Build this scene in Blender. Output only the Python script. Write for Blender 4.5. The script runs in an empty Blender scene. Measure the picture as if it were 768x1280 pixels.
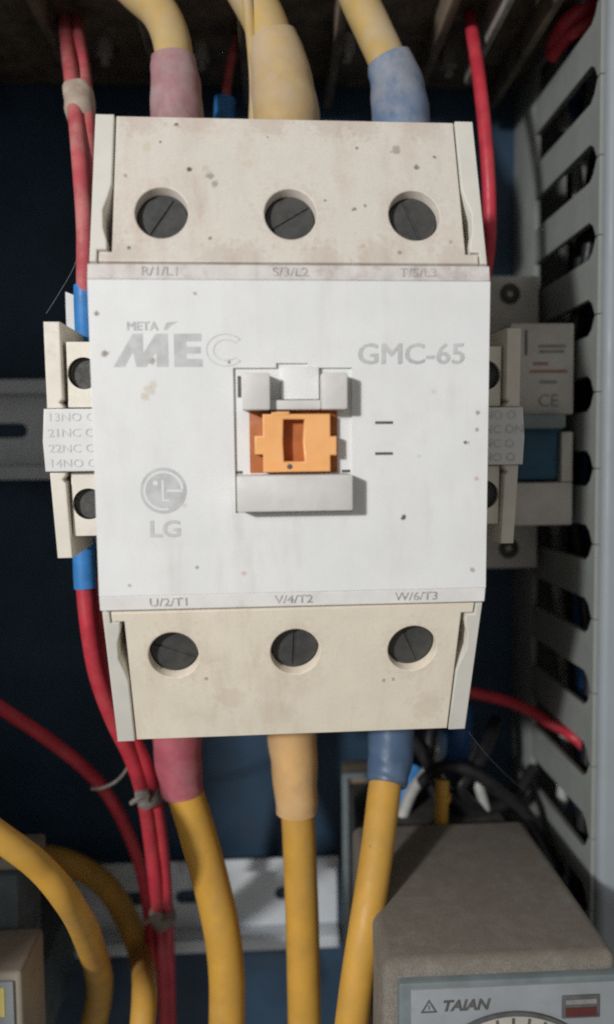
import bpy, bmesh, math, random
from mathutils import Vector, Matrix
random.seed(7)
S = 0.001                      # everything below is written in millimetres
scene = bpy.context.scene
COL = scene.collection

# ------------------------------------------------------------------ camera
F, CX, CY = 950.0, 384.0, 640.0
CAM = Matrix(((0.9987653, -0.04826844, -0.01174915),      # rows: right, down, forward in the world
              (-0.01478173, -0.06295883, -0.99790665),
              (0.04742768, 0.9968482, -0.06359459)))
PANEL = 280.0                  # mm from lens to mounting plate
cd = bpy.data.cameras.new('camera')
cam = bpy.data.objects.new('camera', cd); COL.objects.link(cam)
r, d_, f_ = CAM[0], CAM[1], CAM[2]
cam.matrix_world = Matrix(((r[0], -d_[0], -f_[0], 0), (r[1], -d_[1], -f_[1], -PANEL * S),
                           (r[2], -d_[2], -f_[2], 0), (0, 0, 0, 1)))
cd.sensor_fit = 'VERTICAL'; cd.sensor_height = 6.0; cd.sensor_width = 6.0
cd.lens = F / 1280.0 * 6.0
cd.clip_start = 0.01; cd.clip_end = 5.0
cd.dof.use_dof = True; cd.dof.focus_distance = 0.170; cd.dof.aperture_fstop = 1.4
scene.camera = cam

# ------------------------------------------------------------------ world, lamps, exposure
w = bpy.data.worlds.new('World'); scene.world = w; w.use_nodes = True
bg = w.node_tree.nodes['Background']
bg.inputs['Color'].default_value = (1.0, 0.98, 0.94, 1); bg.inputs['Strength'].default_value = 0.235

def area(name, loc, target, size, watts, color):
    l = bpy.data.lights.new(name, 'AREA'); l.shape = 'DISK'; l.size = size * S
    l.energy = watts; l.color = color
    o = bpy.data.objects.new(name, l); COL.objects.link(o)
    o.location = Vector(loc) * S
    o.rotation_euler = (Vector(target) - Vector(loc)).to_track_quat('-Z', 'Y').to_euler()
    return o
# hand torch to the left of and above the lens; added soft fill lamp with no visible source
area('torch', (-376, -680, 150), (10, -110, -10), 41, 3.6, (1.0, 0.995, 0.985))
area('fill_light', (-335, -610, 150), (0, -110, 0), 150, 0.75, (1.0, 0.99, 0.975))

scene.view_settings.view_transform = 'Standard'; scene.view_settings.look = 'None'
scene.view_settings.exposure = 0.0; scene.view_settings.gamma = 1.0
scene.view_settings.use_curve_mapping = False
scene.render.engine = 'CYCLES'
scene.cycles.use_denoising = False
scene.cycles.max_bounces = 6
scene.cycles.filter_width = 2.0

# ------------------------------------------------------------------ helpers
CAMT = CAM.transposed()
def P(px, py, d):
    """Point d mm from the lens along the panel normal, measured off the photograph (world, mm)."""
    v = CAMT @ Vector(((px - CX) / F, (py - CY) / F, 1.0))
    v *= d / v.y
    return Vector((v.x, v.y - PANEL, v.z))

def tag(o, label, cat, group=None, kind=None):
    if label: o['label'] = label
    if cat: o['category'] = cat
    if group: o['group'] = group
    if kind: o['kind'] = kind
    return o

def thing(name, label, cat, group=None, matrix=None):
    o = bpy.data.objects.new(name, None); COL.objects.link(o)
    o.empty_display_size = 0.01
    if matrix is not None: o.matrix_world = matrix
    return tag(o, label, cat, group)

def link(name, me, mat, parent=None, smooth=40):
    me.name = name
    if mat is not None:
        me.materials.clear(); me.materials.append(mat)
    if smooth:
        for p in me.polygons: p.use_smooth = True
        me.set_sharp_from_angle(angle=math.radians(smooth))
    o = bpy.data.objects.new(name, me); COL.objects.link(o)
    if parent is not None: o.parent = parent
    return o

def scale_mesh(me, fn=None):
    for v in me.vertices:
        c = v.co.copy()
        if fn: c = fn(c)
        v.co = Vector(c) * S

def box(name, x0, x1, y0, y1, z0, z1, mat, parent=None, bev=0.4, seg=2, fn=None):
    bm = bmesh.new()
    bmesh.ops.create_cube(bm, size=1.0)
    for v in bm.verts:
        v.co = Vector(((x0 + x1) / 2 + v.co.x * (x1 - x0), (y0 + y1) / 2 + v.co.y * (y1 - y0), (z0 + z1) / 2 + v.co.z * (z1 - z0)))
    if bev:
        bmesh.ops.bevel(bm, geom=bm.edges[:], offset=bev, segments=seg, affect='EDGES', profile=0.5, clamp_overlap=True)
    me = bpy.data.meshes.new(name); bm.to_mesh(me); bm.free()
    scale_mesh(me, fn)
    return link(name, me, mat, parent)

def front(y0):                      # curve plane (u,v,w) -> faces the viewer, front surface at y0
    return lambda c, y0=y0: (c.x, y0 - c.z, c.y)

def circle(x, y, r, n=36):
    return [(x + r * math.cos(2 * math.pi * i / n), y + r * math.sin(2 * math.pi * i / n)) for i in range(n)]

def rect(x0, x1, y0, y1): return [(x0, y0), (x1, y0), (x1, y1), (x0, y1)]

def plate(name, loops, thick, bev, mat, parent, fn, smooth=40):
    """Flat plate cut from 2D loops (outline + holes); its front surface lies at w = 0, its back at w = -thick."""
    cu = bpy.data.curves.new(name, 'CURVE'); cu.dimensions = '2D'; cu.fill_mode = 'BOTH'
    for lp in loops:
        sp = cu.splines.new('POLY'); sp.points.add(len(lp) - 1)
        for p, q in zip(sp.points, lp): p.co = (q[0], q[1], 0, 1)
        sp.use_cyclic_u = True
    cu.extrude = max(thick / 2 - bev, 0.0); cu.bevel_depth = bev; cu.bevel_resolution = 1; cu.offset = -bev
    ob = bpy.data.objects.new(name, cu)
    me = bpy.data.meshes.new_from_object(ob)
    bpy.data.objects.remove(ob); bpy.data.curves.remove(cu)
    for v in me.vertices: v.co.z -= thick / 2
    scale_mesh(me, fn)
    return link(name, me, mat, parent, smooth)

def text(name, body, size, x, z, y, mat, parent, align='LEFT', bold=0.0, sx=1.0, shear=0.0, thick=0.06, fn=None, fat=0.0):
    cu = bpy.data.curves.new(name, 'FONT'); cu.body = body; cu.size = size
    cu.align_x = align; cu.align_y = 'CENTER'; cu.extrude = thick; cu.offset = bold; cu.shear = shear
    cu.resolution_u = 3
    ob = bpy.data.objects.new(name, cu)
    me = bpy.data.meshes.new_from_object(ob)
    bpy.data.objects.remove(ob); bpy.data.curves.remove(cu)
    g = fn or (lambda c: (c.x, y - c.z, c.y))
    scale_mesh(me, lambda c: g(Vector((x + c.x * sx, z + c.y, c.z))))
    if fat:
        bm = bmesh.new(); bm.from_mesh(me); src = bm.verts[:] ; geo = bm.verts[:] + bm.edges[:] + bm.faces[:]
        for i, dx in enumerate((-fat, fat)):
            r_ = bmesh.ops.duplicate(bm, geom=geo)
            for e in r_['geom']:
                if isinstance(e, bmesh.types.BMVert): e.co += Vector((dx, -0.012 * (i + 1), dx * 0.5)) * S
        bm.to_mesh(me); bm.free()
    return link(name, me, mat, parent, 0)

def poly(name, loops, mat, parent, y, thick=0.1):
    return plate(name, loops, thick, 0.0, mat, parent, front(y), 0)

def smooth_path(pts, rad, sub=8):
    n = len(pts); out = []; rr = []
    for i in range(n - 1):
        p0 = pts[max(i - 1, 0)]; p1 = pts[i]; p2 = pts[i + 1]; p3 = pts[min(i + 2, n - 1)]
        for k in range(sub):
            t = k / sub
            out.append(0.5 * ((2 * p1) + (p2 - p0) * t + (2 * p0 - 5 * p1 + 4 * p2 - p3) * t * t + (3 * p1 - p0 - 3 * p2 + p3) * t ** 3))
            rr.append(rad[i] + (rad[i + 1] - rad[i]) * (t * t * (3 - 2 * t)))
    out.append(pts[-1]); rr.append(rad[-1])
    return out, rr

def tube(name, pts, rad, mat, parent=None, seg=18, sub=8, wob=0.0):
    pts = [Vector(p) for p in pts]
    if not isinstance(rad, (list, tuple)): rad = [rad] * len(pts)
    path, rr = smooth_path(pts, list(rad), sub)
    verts = []; faces = []
    t = (path[1] - path[0]).normalized()
    nrm = t.orthogonal().normalized()
    ph = random.random() * 6
    for i, p in enumerate(path):
        a = path[max(i - 1, 0)]; b = path[min(i + 1, len(path) - 1)]
        t = (b - a).normalized()
        nrm = (nrm - t * nrm.dot(t)).normalized(); bi = t.cross(nrm)
        for k in range(seg):
            an = 2 * math.pi * k / seg
            q = rr[i] * (1 + wob * math.sin(3 * an + i * 0.35 + ph) * math.sin(i * 0.21 + ph))
            verts.append((p + (nrm * math.cos(an) + bi * math.sin(an)) * q) * S)
    for i in range(len(path) - 1):
        for k in range(seg):
            k2 = (k + 1) % seg
            faces.append((i * seg + k, i * seg + k2, (i + 1) * seg + k2, (i + 1) * seg + k))
    faces.append(tuple(range(seg))[::-1]); faces.append(tuple(range((len(path) - 1) * seg, len(path) * seg)))
    me = bpy.data.meshes.new(name); me.from_pydata(verts, [], faces)
    bm = bmesh.new(); bm.from_mesh(me); bmesh.ops.recalc_face_normals(bm, faces=bm.faces[:]); bm.to_mesh(me); bm.free()
    return link(name, me, mat, parent, 50)

def lathe(name, prof, mat, parent, origin, axis, seg=28):
    """Turned shape: prof = [(radius, height)] about an axis through origin."""
    ax = Vector(axis).normalized(); n = ax.orthogonal().normalized(); b = ax.cross(n); o = Vector(origin)
    verts = []; faces = []
    for (rr, h) in prof:
        for k in range(seg):
            an = 2 * math.pi * k / seg
            verts.append((o + ax * h + (n * math.cos(an) + b * math.sin(an)) * rr) * S)
    for i in range(len(prof) - 1):
        for k in range(seg):
            k2 = (k + 1) % seg
            faces.append((i * seg + k, i * seg + k2, (i + 1) * seg + k2, (i + 1) * seg + k))
    faces.append(tuple(range(seg))[::-1]); faces.append(tuple(range((len(prof) - 1) * seg, len(prof) * seg)))
    me = bpy.data.meshes.new(name); me.from_pydata(verts, [], faces)
    return link(name, me, mat, parent, 35)

# ------------------------------------------------------------------ materials
def mk(name, col, rough=0.5, var=0.10, vscale=180, bump=0.04, bscale=1500, dust=None, specks=None, spots=None, metal=0.0, grime=None, smear=None, grain=0.0):
    """Plastic / paint with mottled colour, fine relief, dust settled on upward faces, specks of dirt and single stains."""
    m = bpy.data.materials.new(name); m.use_nodes = True
    nt = m.node_tree; N = nt.nodes; Lk = nt.links
    b = N['Principled BSDF']
    b.inputs['Roughness'].default_value = rough; b.inputs['Metallic'].default_value = metal
    b.inputs['Specular IOR Level'].default_value = 0.35
    tc = N.new('ShaderNodeTexCoord')
    def noise(scale, detail=4, rg=0.6):
        n = N.new('ShaderNodeTexNoise'); n.inputs['Scale'].default_value = scale
        n.inputs['Detail'].default_value = detail; n.inputs['Roughness'].default_value = rg
        Lk.new(tc.outputs['Object'], n.inputs['Vector']); return n.outputs['Fac']
    def ramp(sock, a, c, lo=0.0, hi=1.0):
        n = N.new('ShaderNodeMapRange'); n.interpolation_type = 'SMOOTHSTEP'
        n.inputs['From Min'].default_value = a; n.inputs['From Max'].default_value = c
        n.inputs['To Min'].default_value = lo; n.inputs['To Max'].default_value = hi
        Lk.new(sock, n.inputs['Value']); return n.outputs['Result']
    def mix(fac, a, c):
        n = N.new('ShaderNodeMix'); n.data_type = 'RGBA'
        Lk.new(fac, n.inputs[0])
        for s, v in ((n.inputs[6], a), (n.inputs[7], c)):
            if isinstance(v, tuple): s.default_value = (*v, 1)
            else: Lk.new(v, s)
        return n.outputs[2]
    def math_(op, a, c):
        n = N.new('ShaderNodeMath'); n.operation = op
        for s, v in ((n.inputs[0], a), (n.inputs[1], c)):
            if isinstance(v, (int, float)): s.default_value = v
            else: Lk.new(v, s)
        return n.outputs[0]
    dk = tuple(c * (1 - var * 1.6) for c in col); lt = tuple(min(c * (1 + var * 0.6), 0.95) for c in col)
    base = mix(ramp(noise(vscale), 0.3, 0.7), dk, lt)
    if grime:                                            # (colour, amount, scale, threshold)
        gc, ga, gs, gt = grime
        base = mix(ramp(noise(gs, 6, 0.7), gt - 0.08, gt + 0.24, 0.0, ga), base, gc)
    if smear:                                            # (colour, amount): film of dust wiped in streaks
        mp = N.new('ShaderNodeMapping'); mp.inputs['Scale'].default_value = (230, 60, 45); mp.inputs['Rotation'].default_value = (0, 0.5, 0)
        Lk.new(tc.outputs['Object'], mp.inputs['Vector'])
        sn_ = N.new('ShaderNodeTexNoise'); sn_.inputs['Scale'].default_value = 1.0; sn_.inputs['Detail'].default_value = 6; sn_.inputs['Roughness'].default_value = 0.65
        Lk.new(mp.outputs[0], sn_.inputs['Vector'])
        base = mix(math_('MULTIPLY', ramp(sn_.outputs['Fac'], 0.45, 0.75, 0.0, smear[1]), ramp(noise(35, 3), 0.35, 0.65)), base, smear[0])
    if grain:
        gr = ramp(noise(2600, 2, 0.8), 0.35, 0.65, 1 - grain, 1 + grain)
        vm = N.new('ShaderNodeVectorMath'); vm.operation = 'SCALE'; Lk.new(base, vm.inputs[0]); Lk.new(gr, vm.inputs['Scale'])
        base = vm.outputs[0]
    if specks:                                           # (colour, scale, size, share)
        sc_, ss, sz, sh = specks
        v = N.new('ShaderNodeTexVoronoi'); v.inputs['Scale'].default_value = ss
        Lk.new(tc.outputs['Object'], v.inputs['Vector'])
        sep = N.new('ShaderNodeSeparateColor'); Lk.new(v.outputs['Color'], sep.inputs[0])
        size = math_('MULTIPLY', sep.outputs[1], sz)
        near = ramp(math_('SUBTRACT', v.outputs['Distance'], size), -0.03, 0.03, 1.0, 0.0)
        pick = ramp(sep.outputs[0], 1 - sh, 1 - sh + 0.02)
        base = mix(math_('MULTIPLY', math_('MULTIPLY', near, pick), 0.8), base, sc_)
    if spots:                                            # [(x, z, radius, strength, colour)] stains with their own shape, mm
        wob = noise(900, 3)
        sepx = N.new('ShaderNodeSeparateXYZ'); Lk.new(tc.outputs['Object'], sepx.inputs[0])
        for (sx, sz, rr, st, cc) in spots:
            dx = math_('SUBTRACT', sepx.outputs['X'], sx * S); dz = math_('SUBTRACT', sepx.outputs['Z'], sz * S)
            dd = math_('SQRT', math_('ADD', math_('MULTIPLY', dx, dx), math_('MULTIPLY', dz, dz)), 0)
            dd = math_('MULTIPLY', dd, math_('ADD', math_('MULTIPLY', wob, 2.6), -0.15))
            base = mix(ramp(dd, rr * S * 0.45, rr * S * 1.1, st, 0.0), base, cc)
    if dust:                                             # (colour, amount)
        dc, da = dust
        g = N.new('ShaderNodeNewGeometry'); sn = N.new('ShaderNodeSeparateXYZ'); Lk.new(g.outputs['Normal'], sn.inputs[0])
        up = ramp(sn.outputs['Z'], -0.45, 0.75)
        fac = math_('MULTIPLY', math_('MULTIPLY', up, ramp(noise(260, 5, 0.7), 0.25, 0.65, 0.45, 1.0)), da)
        base = mix(fac, base, dc)
    Lk.new(base, b.inputs['Base Color'])
    Lk.new(ramp(noise(vscale * 2.3), 0.3, 0.7, rough * 0.85, min(rough * 1.2, 1.0)), b.inputs['Roughness'])
    if bump:
        bp = N.new('ShaderNodeBump'); bp.inputs['Strength'].default_value = bump; bp.inputs['Distance'].default_value = 0.0004
        Lk.new(noise(bscale, 4), bp.inputs['Height']); Lk.new(bp.outputs[0], b.inputs['Normal'])
    return m

BR = (0.16, 0.11, 0.07); DK = (0.05, 0.04, 0.035); TAN = (0.52, 0.44, 0.30); PINK = (0.50, 0.30, 0.26)
def _sp(px, py, r, st, c): return ((px - 361) * .162, 35 + (325 - py) * .1745, r, st, c)
SH_UP = [_sp(237, 213, .75, .85, DK), _sp(256, 212, .9, .5, TAN), _sp(262, 221, 1.1, .55, BR), _sp(268, 231, .9, .5, BR), _sp(220, 155, .6, .7, DK), _sp(200, 179, .5, .7, BR),
         _sp(183, 186, 1.3, .4, TAN), _sp(158, 222, .6, .5, BR), _sp(165, 310, .6, .7, DK), _sp(262, 298, .5, .7, BR), _sp(442, 260, .55, .7, DK), _sp(455, 256, .5, .6, BR), _sp(524, 206, .75, .8, BR),
         _sp(500, 185, 1.3, .5, BR), _sp(549, 192, .6, .7, BR), _sp(449, 182, .55, .7, BR), _sp(405, 250, .5, .6, BR), _sp(495, 313, .6, .6, BR), _sp(450, 305, .7, .4, PINK), _sp(335, 170, .5, .5, BR),
         _sp(310, 205, 1.4, .3, TAN), _sp(560, 300, .6, .5, BR), _sp(390, 310, .9, .3, TAN)]
HALO_UP = [(x, 45.0, 8.5, .32, (0.50, 0.40, 0.32)) for x in (-25.6, 0, 25.2)] + [(x, 35.4, 5.0, .35, (0.45, 0.36, 0.30)) for x in (-33, -14, -9, 6, 17, 33)] + [(x, 66.0, 5.5, .4, (0.47, 0.37, 0.31)) for x in (-30, -19, -4, 9, 15, 28)]
HALO_LO = [(x, -45.0, 8.5, .28, (0.56, 0.45, 0.34)) for x in (-25.6, 0, 25.2)] + [(-14, -56, 4.0, .3, (0.55, 0.42, 0.32)), (-19, -51, .7, .5, BR), (19.5, -53, .6, .5, BR), (21.6, -52.6, .5, .5, BR), (-4, -60, 5, .25, (0.56, 0.44, 0.33)), (30, -60, 5, .3, (0.56, 0.44, 0.33))]
M = {}
M['cover'] = mk('white cover plastic', (0.74, 0.745, 0.74), 0.36, 0.03, 60, 0.06, 2200,
    specks=(BR, 190, 0.08, 0.09), grime=((0.60, 0.575, 0.53), 0.3, 70, 0.54), smear=((0.58, 0.55, 0.50), 0.4), grain=0.02,
    spots=[(22.2, -16.0, 0.75, .9, DK), (-38, 24.5, .7, .8, BR), (-36.6, 17.0, .9, .75, BR), (-27.6, 15.6, 1.0, .6, BR),
           (-28.3, 9.9, 1.5, .45, TAN), (-27.6, 10.9, 1.2, .4, TAN), (-29.2, 8.7, 1.2, .5, TAN), (-12.6, 15.2, .5, .7, BR),
           (34.8, -.9, .55, .85, DK), (35.4, -1.0, .5, .6, PINK), (37.3, 5.1, .6, .6, BR), (37.2, 1.7, .55, .6, BR), (37.2, -8.3, .6, .6, PINK),
           (25.3, -3.6, .5, .4, TAN), (-19.8, -25.5, .5, .6, BR), (-10.5, -26.8, .8, .5, PINK), (-22, -12.9, .8, .35, TAN),
           (-33.4, -28.8, .5, .5, BR), (-19, 28.4, .45, .6, BR), (28.2, 9.2, .7, .3, TAN), (36.6, -27.2, .7, .5, BR)])
M['block'] = mk('white block plastic', (0.64, 0.625, 0.60), 0.5, 0.06, 160, 0.05, 1200, specks=(BR, 300, 0.10, 0.10), grime=((0.5, 0.40, 0.36), 0.3, 140, 0.56))
M['strip_top'] = mk('dusty strip', (0.66, 0.63, 0.61), 0.6, 0.06, 200, 0.05, 1200, specks=(BR, 330, 0.15, 0.3), grime=((0.36, 0.27, 0.24), 0.7, 170, 0.50), smear=((0.42, 0.33, 0.30), 0.6))
M['strip_low'] = mk('lightened strip plastic', (0.78, 0.765, 0.745), 0.5, 0.04, 200, 0.04, 1200, specks=(BR, 330, 0.08, 0.06), grime=((0.48, 0.44, 0.40), 0.3, 150, 0.55))  # lightened in colour because the lower strip faces down, away from the lamp
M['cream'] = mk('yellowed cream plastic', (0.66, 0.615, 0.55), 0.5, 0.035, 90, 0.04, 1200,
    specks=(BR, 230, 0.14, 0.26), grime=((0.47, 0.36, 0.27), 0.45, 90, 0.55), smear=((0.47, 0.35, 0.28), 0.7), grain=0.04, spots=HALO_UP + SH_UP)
M['cream_low'] = mk('lightened yellowed cream plastic', (0.80, 0.725, 0.595), 0.5, 0.03, 90, 0.04, 1200,  # lower shield colour lightened to offset the weak grazing light on it
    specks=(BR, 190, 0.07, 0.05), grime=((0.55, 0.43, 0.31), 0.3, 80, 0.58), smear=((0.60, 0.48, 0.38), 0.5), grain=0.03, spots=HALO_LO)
M['rib'] = mk('off white body plastic', (0.66, 0.64, 0.58), 0.5, 0.05, 120, 0.04, 1200, specks=(BR, 260, 0.10, 0.12), grime=((0.45, 0.40, 0.33), 0.3, 120, 0.56))
M['aux'] = mk('cream auxiliary plastic', (0.72, 0.68, 0.60), 0.5, 0.05, 120, 0.04, 1200, grime=((0.40, 0.33, 0.26), 0.4, 200, 0.58), dust=((0.42, 0.36, 0.30), 0.35))
M['aux_label'] = mk('white label band', (0.66, 0.66, 0.65), 0.5, 0.04, 150, 0.04, 1200, grime=((0.5, 0.47, 0.45), 0.3, 150, 0.55))
M['body'] = mk('dark bakelite base', (0.05, 0.048, 0.045), 0.5, 0.15, 150)
M['ink'] = mk('faded grey print', (0.525, 0.53, 0.535), 0.5, 0.10, 300, 0.0)
M['ink_faint'] = mk('very faded grey print', (0.55, 0.555, 0.56), 0.5, 0.10, 300, 0.0)
M['ink_strip'] = mk('grey strip print', (0.47, 0.45, 0.44), 0.5, 0.25, 500, 0.0)
M['ink_dark'] = mk('dark print', (0.10, 0.10, 0.10), 0.5, 0.15, 400, 0.0)
M['ink_mid'] = mk('worn dark print', (0.24, 0.235, 0.225), 0.5, 0.15, 400, 0.0)
M['ink_red'] = mk('red print', (0.33, 0.17, 0.15), 0.5, 0.1, 300, 0.0)
M['orange'] = mk('orange plastic', (0.88, 0.43, 0.16), 0.42, 0.05, 150, 0.03, specks=(BR, 300, 0.06, 0.05), grime=((0.76, 0.46, 0.22), 0.4, 160, 0.5))
M['orange_deep'] = mk('dirty and shaded deep orange plastic', (0.42, 0.135, 0.04), 0.55, 0.12, 200, 0.05)  # the bed's recess shade is put into this colour along with dirt
M['screw'] = mk('dull dark screw', (0.066, 0.067, 0.065), 0.65, 0.15, 400, 0.10, 2500, metal=0.2, grime=((0.11, 0.095, 0.085), 0.5, 300, 0.5))
M['yellow'] = mk('yellow cable jacket', (0.60, 0.32, 0.045), 0.55, 0.08, 120, 0.03, 700, grime=((0.40, 0.24, 0.06), 0.5, 110, 0.54), dust=((0.50, 0.38, 0.2), 0.15), specks=((0.20, 0.12, 0.04), 170, 0.12, 0.25), smear=((0.40, 0.25, 0.09), 0.55))
M['yellow_dusty'] = mk('dusty yellow cable jacket', (0.54, 0.36, 0.10), 0.7, 0.10, 90, 0.06, 900, grime=((0.46, 0.36, 0.235), 0.9, 80, 0.44), dust=((0.44, 0.36, 0.28), 0.5))
M['cap_red'] = mk('red sleeve', (0.42, 0.10, 0.13), 0.45, 0.10, 150, 0.35, 260, grime=((0.42, 0.24, 0.24), 0.5, 120, 0.48))
M['cap_red_dusty'] = mk('dusty red sleeve', (0.36, 0.17, 0.19), 0.8, 0.12, 150, 0.35, 260, grime=((0.40, 0.30, 0.29), 0.7, 130, 0.42), dust=((0.42, 0.34, 0.32), 0.5))
M['cap_yellow'] = mk('amber sleeve', (0.66, 0.40, 0.17), 0.45, 0.08, 120, 0.35, 260, grime=((0.56, 0.42, 0.27), 0.5, 110, 0.48))
M['cap_yellow_dusty'] = mk('dusty amber sleeve', (0.54, 0.375, 0.165), 0.8, 0.10, 110, 0.35, 260, grime=((0.47, 0.375, 0.27), 0.75, 90, 0.42), dust=((0.46, 0.38, 0.30), 0.35))
M['cap_blue'] = mk('blue sleeve', (0.075, 0.125, 0.215), 0.45, 0.10, 150, 0.35, 260, grime=((0.14, 0.175, 0.24), 0.5, 120, 0.50))
M['cap_blue_dusty'] = mk('dusty blue sleeve', (0.13, 0.20, 0.33), 0.8, 0.14, 150, 0.35, 260, grime=((0.30, 0.31, 0.33), 0.7, 130, 0.44), dust=((0.36, 0.33, 0.30), 0.4))
M['red'] = mk('red wire jacket', (0.50, 0.035, 0.055), 0.45, 0.12, 160, 0.03, 900, grime=((0.42, 0.12, 0.11), 0.4, 130, 0.52))
M['red_dusty'] = mk('dusty red wire jacket', (0.50, 0.085, 0.10), 0.65, 0.12, 160, 0.05, 900, grime=((0.50, 0.26, 0.23), 0.6, 110, 0.48))
M['black'] = mk('black wire jacket', (0.018, 0.018, 0.02), 0.45, 0.2, 200)
M['white_wire'] = mk('grey white wire jacket', (0.40, 0.40, 0.38), 0.5, 0.12, 200)
M['blue_wire'] = mk('blue wire jacket', (0.03, 0.10, 0.28), 0.45, 0.12, 200)
M['blue_ferrule'] = mk('bright blue ferrule', (0.045, 0.22, 0.55), 0.45, 0.12, 220, 0.04)
M['tie'] = mk('grey cable tie', (0.22, 0.20, 0.18), 0.7, 0.15, 300, 0.1, 900)
M['tape'] = mk('dirty tape', (0.44, 0.35, 0.28), 0.8, 0.15, 300, 0.15, 900)
M['panel'] = mk('navy enamel', (0.027, 0.060, 0.104), 0.5, 0.14, 40, 0.05, 500, grime=((0.028, 0.040, 0.058), 0.6, 30, 0.50))
M['cabinet'] = mk('cabinet grey enamel', (0.10, 0.10, 0.10), 0.6, 0.1, 40)
M['rail'] = mk('zinc plated rail', (0.66, 0.70, 0.74), 0.45, 0.06, 60, 0.04, 900, metal=0.1, grime=((0.46, 0.46, 0.45), 0.4, 60, 0.52))
M['duct'] = mk('grey duct plastic', (0.25, 0.265, 0.25), 0.55, 0.06, 60, 0.04, 900, grime=((0.20, 0.20, 0.18), 0.5, 90, 0.52))
M['duct_lid'] = mk('pale grey duct lid', (0.275, 0.305, 0.33), 0.5, 0.03, 50, 0.03, 900, grime=((0.24, 0.255, 0.265), 0.4, 70, 0.52))
M['bakelite'] = mk('lightened dusty black bakelite', (0.16, 0.125, 0.09), 0.6, 0.3, 90, 0.08, 700, grime=((0.26, 0.20, 0.15), 0.8, 120, 0.50))  # brown dust tone, raised further to make up for little light underneath
M['bolt'] = mk('dusty zinc bolt', (0.36, 0.34, 0.31), 0.6, 0.15, 300, 0.1, metal=0.3)
M['mcb'] = mk('breaker plastic', (0.50, 0.475, 0.44), 0.5, 0.06, 120, 0.04, grime=((0.36, 0.33, 0.29), 0.4, 130, 0.5))
M['toggle'] = mk('blue toggle plastic', (0.012, 0.065, 0.115), 0.4, 0.1, 150)
M['timer_case'] = mk('dusty timer case', (0.22, 0.205, 0.18), 0.8, 0.10, 120, 0.12, 2600, grime=((0.15, 0.13, 0.105), 0.7, 260, 0.47), dust=((0.165, 0.14, 0.112), 0.75), specks=((0.10, 0.085, 0.07), 900, 0.2, 0.2), grain=0.28)
M['timer_bezel'] = mk('timer bezel grey green', (0.16, 0.19, 0.195), 0.5, 0.1, 150)
M['timer_plate'] = mk('pale timer plate', (0.27, 0.29, 0.305), 0.4, 0.05, 100, 0.02, grime=((0.20, 0.20, 0.205), 0.4, 160, 0.52))
M['cap_dark'] = mk('dark red lens', (0.10, 0.025, 0.022), 0.4, 0.1, 200)
M['dial'] = mk('beige dial', (0.40, 0.37, 0.33), 0.45, 0.05, 120)
M['beige'] = mk('beige relay case', (0.36, 0.33, 0.27), 0.7, 0.10, 120, 0.06, dust=((0.24, 0.19, 0.14), 0.6))
M['slate'] = mk('slate socket plastic', (0.10, 0.135, 0.15), 0.6, 0.12, 120)
M['yellow_label'] = mk('yellow paper label', (0.62, 0.52, 0.16), 0.6, 0.08, 150)
M['thread'] = mk('grey thread', (0.22, 0.22, 0.22), 0.7, 0.1, 300)

# ------------------------------------------------------------------ the cabinet behind
tag(box('back_panel', -170, 230, 0, 2, -300, 300, M['panel'], None, 0), 'dark navy blue enamelled mounting plate behind everything', None, kind='structure')
tag(box('cabinet_wall', -136, -133, -217, 0, -300, 300, M['cabinet'], None, 0), 'grey steel left side wall of the cabinet', None, kind='structure')

def din_rail(name, x0, x1, zc, label, slots):
    t = thing(name, label, 'rail', 'mounting rails on the back panel')
    h = 17.5
    # top hat: back web, two walls, two lips, cut as separate runs so that nothing overlaps
    loops = [rect(x0, x1, zc - 12.4, zc + 12.4)]
    for sx in slots:
        lo = []
        for i in range(9): a = math.pi / 2 + math.pi * i / 8; lo.append((sx - 5.5 + 2.6 * math.cos(a), zc + 2.6 * math.sin(a)))
        for i in range(9): a = -math.pi / 2 + math.pi * i / 8; lo.append((sx + 5.5 + 2.6 * math.cos(a), zc + 2.6 * math.sin(a)))
        loops.append(lo)
    plate('web', loops, 1.0, 0.1, M['rail'], t, front(-1.3))
    for s in (1, -1):
        a, b = sorted((zc + s * 12.5, zc + s * 13.6))
        box('wall', x0, x1, -7.4, -0.3, a, b, M['rail'], t, 0.3)
        a, b = sorted((zc + s * 12.7, zc + s * h))
        box('lip', x0, x1, -8.6, -7.5, a, b, M['rail'], t, 0.4)
    return t
din_rail('mounting_rail', -132, 88, 13.0, 'dim zinc rail crossing behind the contactor at mid height', [-120, -95, -70])
din_rail('mounting_rail', -132, 23, -162.5, 'pale zinc rail with oval slots below the contactor behind yellow cables', [-105, -80, -55, -30, 7.5])

# black breaker overhead, seen from below
zc = 133.0
t = thing('moulded_case_breaker', 'black dusty breaker underside with ribs above the contactor', 'breaker')
box('case', -100, 97, -92, -1, zc, zc + 60, M['bakelite'], t, 1.5)
for x in (-92, -62, -34, -6, 22, 52, 80):
    box('partition', x - 1.3, x + 1.3, -90, -6, zc - 9, zc + 0.5, M['bakelite'], t, 0.4)
for x, y in ((-50, -30), (-20, -28), (26, -34), (38, -30), (60, -26), (8, -34)):
    lathe('bolt', [(2.7, -1), (2.7, 4.5), (1.6, 4.6), (1.4, 7.2)], M['bolt'], t, (x, y, zc), (0, 0, -1), 14)
box('lug', 64.2, 66.2, -86, -30, zc - 12, zc - 1, M['bolt'], t, 0.4)

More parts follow.
